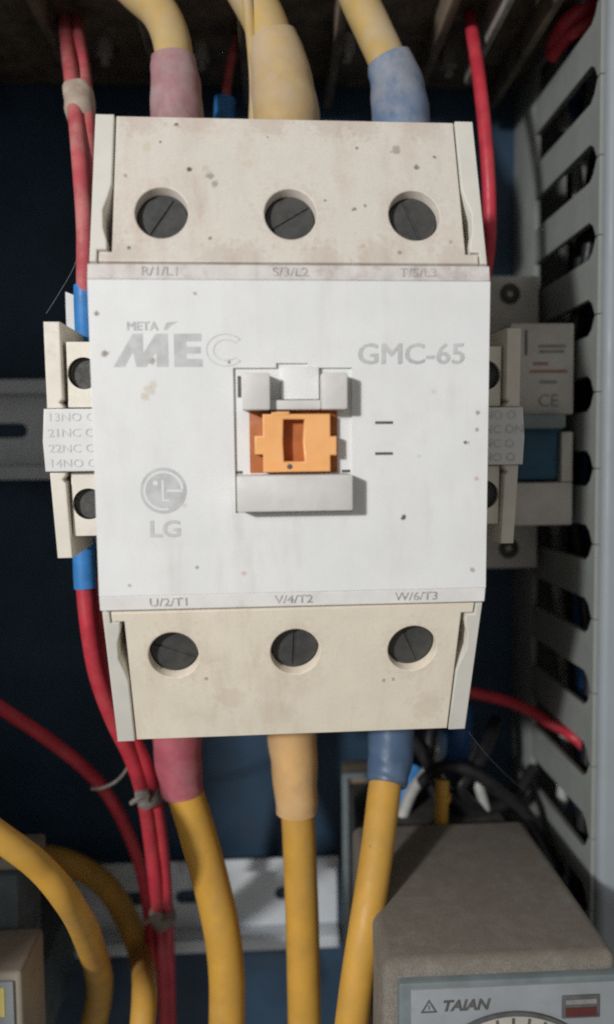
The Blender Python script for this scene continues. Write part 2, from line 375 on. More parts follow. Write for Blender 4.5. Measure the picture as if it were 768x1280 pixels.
# ------------------------------------------------------------------ slotted wiring duct at the right
XD = 90.0; PITCH = 21.15; Z0 = 103.4
duct = thing('wiring_duct', 'tall grey slotted plastic wiring duct along the right edge', 'cable duct')
DF, DS, DB = 205.0, 257.0, 279.5        # front, slot bottom, back (mm from lens)
box('base', XD, XD + 1.9, DS - PANEL, DB - PANEL, -270, 270, M['duct'], duct, 0.2)
box('floor', XD + 1.9, XD + 58, DB - 2 - PANEL, DB - PANEL, -270, 270, M['duct'], duct, 0.2)
box('far_wall', XD + 58, XD + 60, DF + 1 - PANEL, DB - PANEL, -270, 270, M['duct'], duct, 0.2)
hw = 5.0
def finger_mesh():
    a = PITCH / 2                           # the finger runs from slot centre to slot centre at its flared tip
    prof = [(DS - 0.02, -a + hw), (DS - 0.02, a - hw), (DF + 8.0, a - hw), (DF + 5.6, a - hw + 1.5), (DF + 3.6, a - 0.12), (DF + 1.6, a - 0.12),
            (DF + 1.6, -a + 0.12), (DF + 3.6, -a + 0.12), (DF + 5.6, -a + hw - 1.5), (DF + 8.0, -a + hw)]
    cu = bpy.data.curves.new('finger', 'CURVE'); cu.dimensions = '2D'; cu.fill_mode = 'BOTH'
    sp = cu.splines.new('POLY'); sp.points.add(len(prof) - 1)
    for p, q in zip(sp.points, prof): p.co = (q[0], q[1], 0, 1)
    sp.use_cyclic_u = True
    cu.extrude = 0.75; cu.bevel_depth = 0.2; cu.bevel_resolution = 1; cu.offset = -0.2
    ob = bpy.data.objects.new('f', cu); me = bpy.data.meshes.new_from_object(ob)
    bpy.data.objects.remove(ob); bpy.data.curves.remove(cu)
    scale_mesh(me, lambda c: (XD + 0.95 + c.z, c.x - PANEL, c.y))
    bm = bmesh.new(); bm.from_mesh(me); bmesh.ops.recalc_face_normals(bm, faces=bm.faces[:]); bm.to_mesh(me); bm.free()
    return me
fme = finger_mesh()
for k in range(-4, 16):
    o = link('finger', fme, M['duct'], duct, 30) if k == -4 else bpy.data.objects.new('finger', fme)
    if k != -4: COL.objects.link(o); o.parent = duct
    o.location = (0, 0, (Z0 - PITCH * (k + 0.5)) * S)
# lid: front sheet with rounded lip turned back over the finger tips
lid = []
for i in range(7):
    a = math.radians(180 + 90 * i / 6); lid.append((XD + 3.3 + 2.2 * math.cos(a), DF + 0.9 + 2.2 * math.sin(a)))
sec = [(XD + 1.1, DF + 1.4)] + lid + [(XD + 62, DF - 1.3), (XD + 62, DF + 0.3), (XD + 4.0, DF + 0.3), (XD + 3.0, DF + 1.4)]
vs = [(x * S, (y - PANEL) * S, z * S) for z in (-270, 270) for (x, y) in sec]
n = len(sec)
fs = [(i, (i + 1) % n, n + (i + 1) % n, n + i) for i in range(n)] + [tuple(range(n))[::-1], tuple(range(n, 2 * n))]
me = bpy.data.meshes.new('lid'); me.from_pydata(vs, [], fs)
bm = bmesh.new(); bm.from_mesh(me); bmesh.ops.recalc_face_normals(bm, faces=bm.faces[:]); bm.to_mesh(me); bm.free()
link('lid', me, M['duct_lid'], duct, 35)

# ------------------------------------------------------------------ the contactor
ca, sa = math.cos(0.0233222), math.sin(0.0233222); cb, sb = math.cos(0.0375695), math.sin(0.0375695)
RZ = Matrix(((ca, -sa, 0), (sa, ca, 0), (0, 0, 1))); RX = Matrix(((1, 0, 0), (0, cb, -sb), (0, sb, cb)))
RC = (RZ @ RX).to_4x4()
CT = Matrix.Translation(Vector((4.874, 152.381 - PANEL, 4.841)) * S) @ RC
con = thing('contactor', 'white and cream three pole contactor with orange slider in the centre', 'contactor', None, CT)

# front cover: sheet with the indicator window, shell behind it, two sloping label strips
plate('cover', [rect(-39.5, 39.5, -31.0, 31.0), [(-11.9, -14.6), (-11.9, 14.1), (-3.4, 14.1), (-3.4, 15.0), (2.8, 15.0), (2.8, 14.1), (11.6, 14.1), (11.6, -14.6)]], 0.7, 0.1, M['cover'], con, front(0))
box('cover_shell', -39.45, 39.45, 1.45, 42, -33.6, 33.6, M['rib'], con, 0.3)
for s, mt, nm in ((1, 'strip_top', 'label_strip'), (-1, 'strip_low', 'label_strip')):
    sec = [(0.05, 31.06), (0.75, 34.1), (4.0, 34.1), (4.0, 33.65), (1.4, 33.65), (1.4, 31.06)]
    vs = [(x * S, y * S, s * z * S) for x in (-39.5, 39.5) for (y, z) in sec]; n = len(sec)
    fs = [(i, (i + 1) % n, n + (i + 1) % n, n + i) for i in range(n)] + [tuple(range(n))[::-1], tuple(range(n, 2 * n))]
    me = bpy.data.meshes.new(nm); me.from_pydata(vs, [], fs)
    bm = bmesh.new(); bm.from_mesh(me); bmesh.ops.recalc_face_normals(bm, faces=bm.faces[:])
    bmesh.ops.bevel(bm, geom=bm.edges[:], offset=0.15 * S, segments=1, affect='EDGES'); bm.to_mesh(me); bm.free()
    link(nm, me, M[mt], con, 30)
an = math.atan2(0.7, 3.04)
def strip_fn(s):
    # text plane lying on the sloping strip
    return lambda c: (c.x, 0.40 + s * (c.y) * math.sin(an) - (c.z + 0.05) * math.cos(an), s * 32.58 + c.y * math.cos(an) + s * (c.z + 0.05) * math.sin(an))
for s, words in ((1, ('R/1/L1', 'S/3/L2', 'T/5/L3')), (-1, ('U/2/T1', 'V/4/T2', 'W/6/T3'))):
    for x, wd in zip((-25.6, -0.4, 25.0), words):
        text('terminal_marking', wd, 2.55, x, 0, 0, M['ink_strip'], con, 'CENTER', 0.0, 1.12, fn=strip_fn(s))

# indicator window: posts, bar, slot, orange slider, lower guard
for x0, x1 in ((-10.2, -4.8), (5.2, 10.2)):
    box('guard_post', x0, x1, -4.6, 1.4, 5.75, 12.8, M['block'], con, 0.35)
box('guard_bar', -4.75, 5.15, -2.6, 1.4, 5.8, 7.7, M['block'], con, 0.3)
box('window_floor', -13.5, 13.5, 0.72, 1.42, -16, 16, M['cover'], con, 0)
box('window_tab', -2.5, 5.0, -0.5, 1.3, 7.9, 14.3, M['cover'], con, 0.15)
for a, b, c, d in ((-11.1, -10.4, 8.4, 12.6), (-11.7, -10.4, -6.75, -6.2), (9.6, 11.3, -6.75, -6.2)):
    box('slit', a, b, 0.66, 0.9, c, d, M['ink_dark'], con, 0)
box('guard_block', -11.5, 11.15, -4.8, 1.4, -14.0, -6.9, M['block'], con, 0.35)
sl = box('slider_bed', -8.9, 8.7, 0.4, 1.3, -6.6, 5.75, M['orange_deep'], con, 0.1)
kn = plate('slider', [[(-6.3, -6.4), (7.0, -6.4), (7.0, -3.2), (8.25, -3.2), (8.25, 0.6), (7.0, 0.6), (7.0, 5.0), (-6.3, 5.0), (-6.3, 0.8), (-7.9, 0.8), (-7.9, -2.9), (-6.3, -2.9)],
                       [(-2.2, -4.3), (1.9, -4.3), (1.6, -0.4), (1.9, 3.9), (-2.2, 3.9), (-2.35, -0.2)]], 3.0, 0.3, M['orange'], con, front(-2.6))
box('slider_stub', -4.6, -1.0, -2.7, -2.0, 4.7, 5.5, M['orange'], kn, 0.2)
lathe('dirt_spot', [(0.55, 0), (0.5, 0.12), (0.2, 0.16)], M['ink_dark'], kn, (-1.1, -2.62, -5.3), (0, -1, 0), 10)
for z in (3.2, -3.0):
    box('position_mark', 16.3, 19.9, -0.07, 0.1, z - 0.27, z + 0.27, M['ink_dark'], con, 0)

# printing on the cover
Y = -0.02
def Z_(px, py): return ((px - 140) / 19.2 - 35.1, 14.35 + (488 - py) / 23.4)      # logo drawn on its own grid
def lg(pts): return [Z_(*p) for p in pts]
logo = poly('logo_letter', [lg([(140, 488), (215, 338), (252, 338), (252, 425), (300, 338), (345, 338), (345, 488), (300, 488), (300, 420), (262, 488), (225, 488), (214, 420), (182, 488)])], M['ink'], con, Y, 0.06)
poly('logo_letter', [lg([(366, 488), (366, 338), (470, 338), (470, 373), (412, 373), (412, 397), (466, 397), (466, 428), (412, 428), (412, 452), (472, 452), (472, 488)])], M['ink'], con, Y, 0.06)
def arc(cx, cy, rx, ry, a0, a1, n=30):
    return [(cx + rx * math.cos(math.radians(a0 + (a1 - a0) * i / n)), cy + ry * math.sin(math.radians(a0 + (a1 - a0) * i / n))) for i in range(n + 1)]
cxx, cyy = Z_(560, 413)
poly('logo_letter', [arc(cxx, cyy, 3.9, 3.2, 40, 320) + arc(cxx, cyy, 3.65, 2.98, 320, 40)], M['ink_faint'], con, Y, 0.06)
poly('logo_letter', [arc(cxx + .1, cyy, 2.6, 2.1, 45, 315) + arc(cxx + .1, cyy, 2.38, 1.9, 315, 45)], M['ink_faint'], con, Y, 0.06)
for a in (42, -42):
    p = [(cxx + 2.6 * math.cos(math.radians(a)), cyy + 2.1 * math.sin(math.radians(a))), (cxx + 3.75 * math.cos(math.radians(a)), cyy + 3.1 * math.sin(math.radians(a)))]
    poly('logo_letter', [[(p[0][0], p[0][1] - .1), (p[1][0], p[1][1] - .1), (p[1][0], p[1][1] + .1), (p[0][0], p[0][1] + .1)]], M['ink_faint'], con, Y, 0.06)
text('logo_word', 'META', 2.35, -32.4, 22.1, Y, M['ink'], con, 'LEFT', 0.0, 1.02, fat=0.06)
poly('logo_flag', [[(-25.3, 21.4), (-24.6, 22.9), (-22.3, 23.1), (-23.9, 22.2), (-24.6, 21.4)]], M['ink'], con, Y, 0.06)
text('model_marking', 'GMC-65', 5.75, 12.6, 16.6, Y, M['ink'], con, 'LEFT', 0.0, 1.08, fat=0.13)
ex, ez = -26.1, -9.9
em = poly('emblem', [circle(ex, ez, 4.6, 48)], M['ink'], con, Y, 0.06)
poly('emblem_ring', [arc(ex, ez, 3.95, 3.95, 0, 285, 40) + arc(ex, ez, 3.5, 3.5, 285, 0, 40)], M['cover'], em, Y - 0.05, 0.06)
poly('emblem_bar', [rect(ex + 0.6, ex + 3.9, ez - 0.25, ez + 0.2)], M['cover'], em, Y - 0.05, 0.06)
poly('emblem_letter', [[(ex - 0.35, ez + 2.1), (ex + 0.1, ez + 2.1), (ex + 0.1, ez - 1.75), (ex + 1.2, ez - 1.75), (ex + 1.2, ez - 2.15), (ex - 0.35, ez - 2.15)]], M['cover'], em, Y - 0.055, 0.06)
poly('emblem_dot', [circle(ex - 1.55, ez + 1.55, 0.5, 16)], M['cover'], em, Y - 0.05, 0.06)
text('emblem_word', 'LG', 4.6, ex + 0.1, -17.7, Y, M['ink'], con, 'CENTER', 0.12, 1.15)

# sloping terminal shields, each with three screw wells, and the ribs that flank them
AL = math.radians(20.0)
def slope_fn(s):
    def g(c):
        v, wv = c.y, c.z
        return (c.x, 1.7 + v * math.sin(AL) - wv * math.cos(AL), s * (34.75 + v * math.cos(AL) + wv * math.sin(AL)))
    return g
def fix(o):
    bm = bmesh.new(); bm.from_mesh(o.data); bmesh.ops.recalc_face_normals(bm, faces=bm.faces[:]); bm.to_mesh(o.data); bm.free()
    return o
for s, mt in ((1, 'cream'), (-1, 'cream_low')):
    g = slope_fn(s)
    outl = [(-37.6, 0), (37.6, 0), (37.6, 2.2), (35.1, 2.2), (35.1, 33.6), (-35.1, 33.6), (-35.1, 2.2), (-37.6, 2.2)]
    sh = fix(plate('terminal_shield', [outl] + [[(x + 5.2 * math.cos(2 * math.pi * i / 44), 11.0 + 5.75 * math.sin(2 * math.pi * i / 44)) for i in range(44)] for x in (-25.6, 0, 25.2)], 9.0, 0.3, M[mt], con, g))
    for x in (-25.6, 0, 25.2):
        o = g(Vector((x, 11.0, -9.3))); nrm = Vector((0, -math.cos(AL), s * math.sin(AL)))
        scw = lathe('terminal_screw', [(6.6, 0), (6.6, 6.7), (6.4, 6.85), (0.2, 6.8)], M['screw'], con, o, nrm, 32)
        rot = random.uniform(0.2, 2.8)
        for hs in (0, math.pi):                           # two halves of the head leave the driver slot open between them
            half = []
            for i in range(15):
                a = math.asin(0.35 / 4.95) + (math.pi - 2 * math.asin(0.35 / 4.95)) * i / 14
                u, v = 4.95 * math.cos(a), 4.95 * math.sin(a)
                q = rot + hs
                half.append((x + u * math.cos(q) - v * math.sin(q), 11.0 + u * math.sin(q) + v * math.cos(q)))
            fix(plate('screw_head', [half], 0.9, 0.2, M['screw'], scw, lambda c, g=g: g(Vector((c.x, c.y, c.z - 2.1)))))
    for sx in (-1, 1):
        rib = [(39.35, 0), (39.35, 34.0), (35.5, 34.0), (35.5, 17.5), (36.2, 14.5), (37.1, 11.5), (36.9, 7.5), (36.1, 4.5), (36.1, 2.6), (37.95, 2.6), (37.95, 0)]
        fix(plate('side_rib', [[(sx * u, v) for u, v in rib]], 14.0, 0.3, M['rib'], con, g))
    # dark backing under the gaps
    a, b = sorted((s * 34.2, s * 62.0))
    box('terminal_base', -38.6, 38.6, 24.0, 62, a, b, M['body'], con, 0.4)
box('housing', -38.9, 38.9, 62.2, 116, -62.5, 62.5, M['rib'], con, 1.0)

# ------------------------------------------------------------------ auxiliary contact blocks clipped to both flanks
def aux(sx, label):
    t = thing('auxiliary_contact_block', label, 'contact block', 'auxiliary contact blocks on the contactor flanks', CT)
    X = lambda a, b: tuple(sorted((sx * a, sx * b)))
    box('body', *X(40.2, 52.0), 21.6, 70, -21, 21, M['aux'], t, 0.4)
    for z0, z1, hz in ((7.2, 21.2, 14.5), (-20.8, -6.8, -13.7)):
        fix(plate('terminal_face', [[(sx * a, b) for a, b in rect(40.4, 49.2, z0, z1)], [(sx * a, b) for a, b in circle(45.6, hz, 3.65, 30)]], 5.0, 0.25, M['aux'], t, front(16.4)))
        lathe('terminal_screw', [(4.3, 0), (4.3, 0.05), (3.5, 0.1), (3.45, 3.1), (3.2, 3.4), (0.1, 3.35)], M['screw'], t, (sx * 45.6, 21.5, hz), (0, -1, 0), 24)
    fix(plate('outer_rib', [[(sx * a, b) for a, b in [(53.3, 7.0), (53.3, 25.2), (49.9, 25.2), (49.9, 9.0), (50.6, 8.3), (49.9, 7.6), (49.9, 7.0)]]], 40, 0.35, M['aux'], t, front(14.8)))
    fix(plate('outer_rib', [[(sx * a, b) for a, b in [(53.3, -6.6), (49.9, -6.6), (49.9, -7.4), (50.6, -8.2), (49.9, -9.0), (49.2, -25.4), (52.4, -25.4)]]], 40, 0.35, M['aux'], t, front(14.8)))
    bandz = [(40.4, -6.5), (53.9, -6.5), (54.2, 0), (53.7, 6.9), (40.4, 6.9)]
    fix(plate('label_band', [[(sx * a, b) for a, b in bandz]], 8, 0.4, M['aux_label'], t, front(13.6)))
    rows = (('13NO O', 5.0), ('21NC ON', 1.7), ('22NC O', -1.6), ('14NO O', -4.8))
    for wd, z in rows:
        if sx < 0:
            text('contact_marking', wd, 2.5, -53.0, z, 13.55, M['ink_faint'], t, 'LEFT', 0.0, 1.12)
        else:
            text('contact_marking', wd, 2.75, 41.4, z, 13.55, M['ink'], t, 'LEFT', 0.0, 1.05)
    if sx < 0: t.matrix_world = CT @ Matrix.Translation(Vector((1.3, 0, 0)) * S)
    if sx > 0: t.matrix_world = CT @ Matrix.Translation(Vector((1.2, 9.0, 0)) * S)
    for z in (26.0,):
        box('latch', *X(44.0, 46.5), 30, 34, 21, 30.5, M['aux'], t, 0.3)
    return t
aux(-1, 'brightly lit cream auxiliary contact block on the left flank of the contactor')
aux(1, 'shaded cream auxiliary contact block between the contactor and the blue toggle breaker')

# ------------------------------------------------------------------ small breaker in the shade at the right
t = thing('miniature_breaker', 'narrow off white breaker with blue toggle beside the grey duct', 'breaker')
yn, ys = 215 - PANEL, 244 - PANEL
box('shoulder', 63.5, 87.0, ys, -9, 40.5, 59.2, M['mcb'], t, 0.5)
box('shoulder', 63.5, 87.0, ys, -9, -35, -19.6, M['mcb'], t, 0.5)
box('nose', 68.5, 87.0, yn, -9.5, 13.2, 39.0, M['mcb'], t, 0.6)
box('nose', 68.5, 87.0, yn, -9.5, -18.6, -6.2, M['mcb'], t, 0.6)
box('toggle_well', 68.6, 86.8, yn + 8, -9.7, -6.1, 13.1, M['timer_bezel'], t, 0.2)
box('cheek', 83.6, 86.9, yn + 0.1, yn + 7.9, -6.1, 8.2, M['mcb'], t, 0.3)
tg = box('toggle', 70.0, 82.4, yn - 1.0, yn + 7.5, -5.4, 10.8, M['toggle'], t, 1.4, 3)
box('toggle_lip', 69.5, 83.0, yn - 5.0, yn + 2, 9.0, 13.0, M['timer_bezel'], tg, 0.8)
for z in (53.5, -28.5):
    lathe('terminal_screw', [(3.3, -1), (3.3, 0.3), (2.8, 0.6), (1.1, 0.6), (1.0, -0.2), (0.1, -0.2)], M['screw'], t, (77.5, ys, z), (0, -1, 0), 20)
text('approval_mark', 'CE', 5.0, 76.5, 17.0, yn - 0.03, M['ink_mid'], t, 'LEFT', 0.02, 1.0)
for i, (z, a, b, mt) in enumerate(((32.5, 76.5, 84.5, 'ink_mid'), (31.0, 76.8, 84.0, 'ink_mid'), (27.6, 75.0, 79.5, 'ink_red'), (25.4, 74.0, 85.0, 'ink_red'), (22.4, 77.0, 82.0, 'ink_mid'))):
    box('printed_line', a, b, yn - 0.06, yn + 0.1, z - 0.45, z + 0.45, M[mt], t, 0)
box('groove', 72.6, 73.4, yn - 0.05, yn + 0.3, 30.0, 37.0, M['ink_dark'], t, 0)

# ------------------------------------------------------------------ timer relay at the lower right
tm = thing('timer_relay', 'dusty grey brown timer relay with dial at the lower right', 'timer')
ty = 158 - PANEL
box('case', 22.9, 75.4, ty, 222 - PANEL, -165, -108.8, M['timer_case'], tm, 2.6, 4)
box('bezel', 26.0, 75.3, ty - 2.0, ty + 3.0, -163, -112.2, M['timer_bezel'], tm, 0.8)
pl = box('front_plate', 28.6, 73.6, ty - 2.6, ty - 1.0, -161, -113.4, M['timer_plate'], tm, 0.3)
text('maker_marking', 'TAIAN', 3.3, 35.2, -117.3, ty - 2.63, M['ink_dark'], tm, 'LEFT', 0.13, 1.05, 0.25)
tri = [(30.6, -118.6), (34.4, -118.6), (32.5, -115.5)]; tri2 = [(31.35, -118.2), (33.65, -118.2), (32.5, -116.3)]
poly('warning_mark', [tri, tri2], M['ink_dark'], tm, ty - 2.62, 0.06)
poly('warning_mark', [rect(32.35, 32.65, -117.9, -116.9)], M['ink_dark'], tm, ty - 2.62, 0.06)
iw = box('indicator_window', 61.6, 70.0, ty - 2.9, ty - 2.0, -121.2, -116.0, M['ink_dark'], tm, 0.2)
box('indicator_strip', 62.4, 69.2, ty - 3.0, ty - 2.8, -117.9, -116.9, M['ink_mid'], iw, 0)
box('indicator_strip', 62.4, 69.2, ty - 3.0, ty - 2.8, -120.7, -118.7, M['cap_dark'], iw, 0)
dcx, dcz, dr = 50.8, -141.0, 21.4
dl = lathe('dial', [(dr, 0), (dr, 0.5), (dr - 0.3, 0.7), (0.3, 0.7)], M['dial'], tm, (dcx, ty - 2.5, dcz), (0, -1, 0), 64)
poly('dial_rim', [circle(dcx, dcz, dr + 0.7, 64), circle(dcx, dcz, dr - 0.2, 64)], M['ink_dark'], dl, ty - 3.3, 0.5)
for i in range(36):
    a = 2 * math.pi * i / 36; ln = 2.4 if i % 3 == 0 else 1.4
    c, s_ = math.cos(a), math.sin(a); q = []
    for (rr, ww) in ((dr - 0.6, 0.35), (dr - 0.6 - ln, 0.35), (dr - 0.6 - ln, -0.35), (dr - 0.6, -0.35)):
        q.append((dcx + rr * c - ww * s_, dcz + rr * s_ + ww * c))
    poly('dial_tick', [q], M['ink_dark'], dl, ty - 3.22, 0.06)
box('socket', 26, 72, 222.5 - PANEL, -1, -160, -112, M['body'], tm, 0.8)

# ------------------------------------------------------------------ devices at the lower left
t = thing('plug_in_relay', 'beige relay with yellow label in the bottom left corner', 'relay')
ay = 186 - PANEL
box('case', -112, -64.2, ay, 205 - PANEL, -182, -126.4, M['beige'], t, 1.2, 3)
box('front_plate', -111, -66.0, ay - 0.9, ay + 0.5, -180, -128.2, M['timer_plate'], t, 0.3)
box('yellow_label', -105, -68.2, ay - 1.1, ay - 0.8, -137.0, -129.5, M['yellow_label'], t, 0)
poly('printed_ring', [circle(-71.6, -142, 3.2), circle(-71.6, -142, 2.3)], M['ink_dark'], t, ay - 0.95, 0.06)
t = thing('relay_socket', 'slate blue relay socket with beige top behind the bottom left relay', 'relay socket')
box('body', -118, -71.2, 206 - PANEL, 226 - PANEL, -182, -112.0, M['slate'], t, 0.9)
box('foot', -118, -74, 226.2 - PANEL, -1, -184, -158, M['slate'], t, 0.8)
box('top_cover', -117.5, -68.0, 208 - PANEL, 222 - PANEL, -111.8, -108.2, M['beige'], t, 0.6)

# rail end clamp behind the blue sleeved cable
t = thing('end_clamp', 'dark end clamp with grey rim on the rail behind the blue sleeved cable', 'clamp')
x0, x1 = P(428, 1000, 258).x, P(474, 1000, 258).x; z1_, z0_ = P(440, 966, 258).z, P(440, 1195, 258).z
box('body', x0 + 1.2, x1 - 0.5, 259 - PANEL, 272 - PANEL, z0_ + 1, z1_ - 1.2, M['bakelite'], t, 0.4)
plate('rim', [rect(x0, x1, z0_, z1_), rect(x0 + 2.2, x1 - 1, z0_ + 2, z1_ - 1.8)], 3.0, 0.3, M['timer_bezel'], t, front(257 - PANEL))

# ------------------------------------------------------------------ power cables
def cable(name, label, group, cap, jacket, cap_pts, cap_r, pts, rr):
    t = thing(name, label, 'cable', group)
    tube('sleeve', [P(*p) for p in cap_pts], cap_r, M[cap], t, 24, 8, 0.035)
    tube('jacket', [P(*p) for p in pts], rr, M[jacket], t, 24, 8, 0.008)
    return t
G = 'thick yellow power cables of the contactor'
cable('power_cable', 'dusty yellow cable with dull red sleeve above the contactor', G, 'cap_red_dusty', 'yellow_dusty',
      [(222, 215, 206), (221, 150, 205), (220, 115, 205), (218, 88, 205), (217, 74, 205)], [6.9, 6.9, 6.6, 6.0, 5.7],
      [(222, 150, 205), (219, 90, 205), (214, 48, 205), (198, 14, 206), (168, -14, 207), (120, -60, 209)], 4.9)
cable('power_cable', 'dusty yellow cable with amber sleeve above the contactor', G, 'cap_yellow_dusty', 'yellow_dusty',
      [(362, 215, 206), (358, 150, 204), (353, 110, 204), (346, 72, 204), (340, 50, 204)], [8.9, 8.7, 8.2, 7.2, 6.5],
      [(358, 150, 204), (345, 75, 204), (332, 30, 204), (312, -8, 205), (280, -60, 207)], 5.6)
cable('power_cable', 'dusty yellow cable with blue sleeve above the contactor', G, 'cap_blue_dusty', 'yellow_dusty',
      [(506, 215, 206), (501, 150, 205), (497, 115, 205), (490, 88, 205), (486, 76, 205)], [7.8, 7.6, 7.2, 6.3, 5.9],
      [(500, 150, 205), (487, 85, 205), (468, 40, 206), (450, 2, 207), (425, -60, 209)], 4.9)
cable('power_cable', 'yellow cable with red sleeve below the contactor', G, 'cap_red', 'yellow',
      [(219, 850, 205), (221, 915, 204), (223, 950, 204), (227, 978, 204), (229, 991, 204)], [6.9, 6.7, 6.4, 5.9, 5.7],
      [(222, 930, 204), (232, 990, 204), (247, 1040, 203), (262, 1095, 202), (277, 1160, 201), (284, 1225, 200), (283, 1300, 200)], 4.95)
cable('power_cable', 'yellow cable with amber sleeve below the contactor', G, 'cap_yellow', 'yellow',
      [(363, 850, 205), (365, 915, 204), (368, 955, 204), (371, 995, 204), (372, 1014, 204)], [7.0, 6.8, 6.4, 5.9, 5.7],
      [(367, 930, 204), (372, 1010, 204), (375, 1070, 203), (378, 1150, 202), (380, 1230, 201), (381, 1300, 201)], 4.6)
cable('power_cable', 'yellow cable with blue sleeve below the contactor', G, 'cap_blue', 'yellow',
      [(489, 850, 203), (489, 915, 200), (488, 950, 198), (485, 972, 196), (484, 981, 195)], [6.3, 6.2, 6.0, 5.5, 5.3],
      [(488, 930, 199), (481, 985, 195), (472, 1060, 187), (460, 1140, 180), (447, 1220, 176), (437, 1300, 174)], [4.4, 4.35, 4.2, 4.1, 4.0, 4.0])
o = tube('yellow_cable', [P(*p) for p in [(-60, 1005, 150), (0, 1046, 152), (50, 1084, 156), (88, 1130, 164), (112, 1178, 196), (125, 1232, 246), (114, 1290, 262), (92, 1340, 266)]], [2.7, 2.75, 2.8, 3.0, 3.6, 4.3, 4.6, 4.6], M['yellow'], None, 20, 10)
tag(o, 'yellow cable entering at the left edge and curling down out of the light', 'cable', 'loose yellow cables at the lower left')
o = tube('yellow_cable', [P(*p) for p in [(40, 1070, 262), (85, 1078, 260), (130, 1105, 260), (160, 1150, 258), (177, 1200, 246), (181, 1238, 205), (176, 1310, 192)]], [4.0, 4.0, 4.0, 4.0, 3.8, 3.5, 3.3], M['yellow'], None, 20, 10)
tag(o, 'yellow cable arching in shade between the curling cable and red wires', 'cable', 'loose yellow cables at the lower left')
o = tube('yellow_wire', [P(*p) for p in [(308, -20, 199), (312, 20, 200), (317, 70, 203), (319, 110, 205), (318, 150, 206), (316, 200, 208)]], 1.5, M['yellow_dusty'], None, 14)
tag(o, 'thin yellow wire hugging the amber sleeve above the contactor', 'wire')

# ------------------------------------------------------------------ thin wires
def wire(label, mat, r, pts, ferrule=None, group='thin control wires', name='control_wire'):
    if ferrule:
        t = thing(name, label, 'wire', group)
        tube('jacket', [P(*p) for p in pts], r, M[mat], t, 14)
        tube('ferrule', [P(*p) for p in ferrule[0]], ferrule[1], M['blue_ferrule'], t, 16, 4)
        return t
    return tag(tube(name, [P(*p) for p in pts], r, M[mat], None, 14), label, 'wire', group)

wire('dusty red wire at the upper left, outermost of the taped pair', 'red_dusty', 2.0,
     [(88, 0, 262), (82, 26, 236), (86, 68, 216), (92, 115, 204), (97, 165, 196), (102, 225, 190), (106, 285, 187), (106, 350, 188), (106, 385, 189)],
     ([(106, 358, 189), (106, 372, 189), (107, 405, 190), (108, 425, 191)], 2.6))
wire('dusty pink red wire at the upper left, inner of the taped pair', 'red_dusty', 1.75,
     [(96, 10, 250), (99, 45, 226), (105, 85, 214), (109, 130, 203), (112, 190, 196), (115, 260, 192), (118, 330, 192), (124, 380, 196)])
tag(tube('tape_wrap', [P(*p) for p in [(95, 108, 203.5), (98, 122, 203), (100, 137, 202), (101, 152, 201)]], [3.2, 3.9, 3.9, 3.4], M['tape'], None, 14, 5, 0.1),
    'dirty beige tape wrapped round the red pair at the upper left', 'tape')
o = plate('wire_marker', [[(-1.3, -5.0), (1.3, -5.6), (1.3, 3.6), (-1.3, 4.6)]], 1.2, 0.2, M['aux_label'], None, front(0))
o.location = P(89, 388, 192) * S; tag(o, 'small white wire marker above the left auxiliary block', 'marker')
wire('red wire running down right of the contactor top towards its flank', 'red', 1.85,
     [(586, 8, 236), (591, 44, 222), (598, 90, 214), (604, 140, 210), (609, 195, 208), (612, 250, 208), (611, 310, 210), (602, 370, 215)])
wire('short thin red wire with blue ferrule between the red and amber sleeves', 'red_dusty', 1.35,
     [(300, 30, 250), (293, 58, 244), (286, 90, 238), (283, 118, 234), (282, 135, 233)],
     ([(282, 124, 233), (281, 135, 233), (280, 160, 233), (280, 190, 233)], 3.1))
# lower left pair and the sweeping one
wire('red wire with blue ferrule leaving the lower end of the left auxiliary block', 'red', 2.15,
     [(106, 715, 190), (107, 745, 190), (112, 790, 190), (122, 845, 192), (142, 900, 196), (166, 950, 202), (181, 1000, 208), (190, 1060, 215), (197, 1125, 223), (203, 1180, 250), (206, 1290, 258)],
     ([(105, 672, 190), (105, 690, 190), (106, 720, 190), (107, 735, 190)], 2.75))
wire('red wire tied alongside the ferruled one at the lower left', 'red', 1.85,
     [(122, 720, 196), (126, 790, 196), (136, 850, 197), (158, 905, 200), (182, 955, 204), (196, 1005, 210), (204, 1065, 217), (209, 1130, 225), (212, 1190, 252), (214, 1290, 260)])
wire('red wire sweeping in from the left edge towards the tied pair', 'red', 2.0,
     [(-50, 850, 215), (0, 884, 217), (50, 917, 220), (100, 955, 225), (135, 993, 232), (160, 1040, 240), (176, 1085, 246), (186, 1140, 250), (190, 1210, 254)])
for (p, rr, lb) in (([(184, 989, 207), (186.5, 994, 207.6), (188, 999, 208.2)], 3.5, 'grey cable tie round the red pair under the contactor corner'),
                    ([(202, 1138, 226), (203.5, 1144, 228), (204.5, 1149, 230)], 3.6, 'frayed grey cable tie round the red pair beside the yellow cable')):
    t = thing('cable_tie', lb, 'cable tie', 'cable ties')
    tube('band', [P(*q) for q in p], [rr, rr * 1.1, rr], M['tie'], t, 14, 3, 0.08)
    q = p[1]; hp = P(q[0] - 8, q[1], q[2] - 3.4)
    box('head', hp.x - 1.9, hp.x + 1.9, hp.y - 1.5, hp.y + 1.5, hp.z - 1.7, hp.z + 1.7, M['tie'], t, 0.4)
    tube('tail', [P(q[0], q[1], q[2] - 4), P(q[0] - 12, q[1] + 3, q[2] - 5), P(q[0] - 22, q[1] + 10, q[2] - 4)], 0.7, M['tie'], t, 8, 4)
tag(tube('tie_string', [P(*p) for p in [(115, 986, 222), (128, 985, 219), (145, 977, 216), (158, 963, 208), (163, 948, 203)]], 0.5, M['tie'], None, 8),
    'thin grey string looped from the sweeping red wire to the tied pair', 'string')
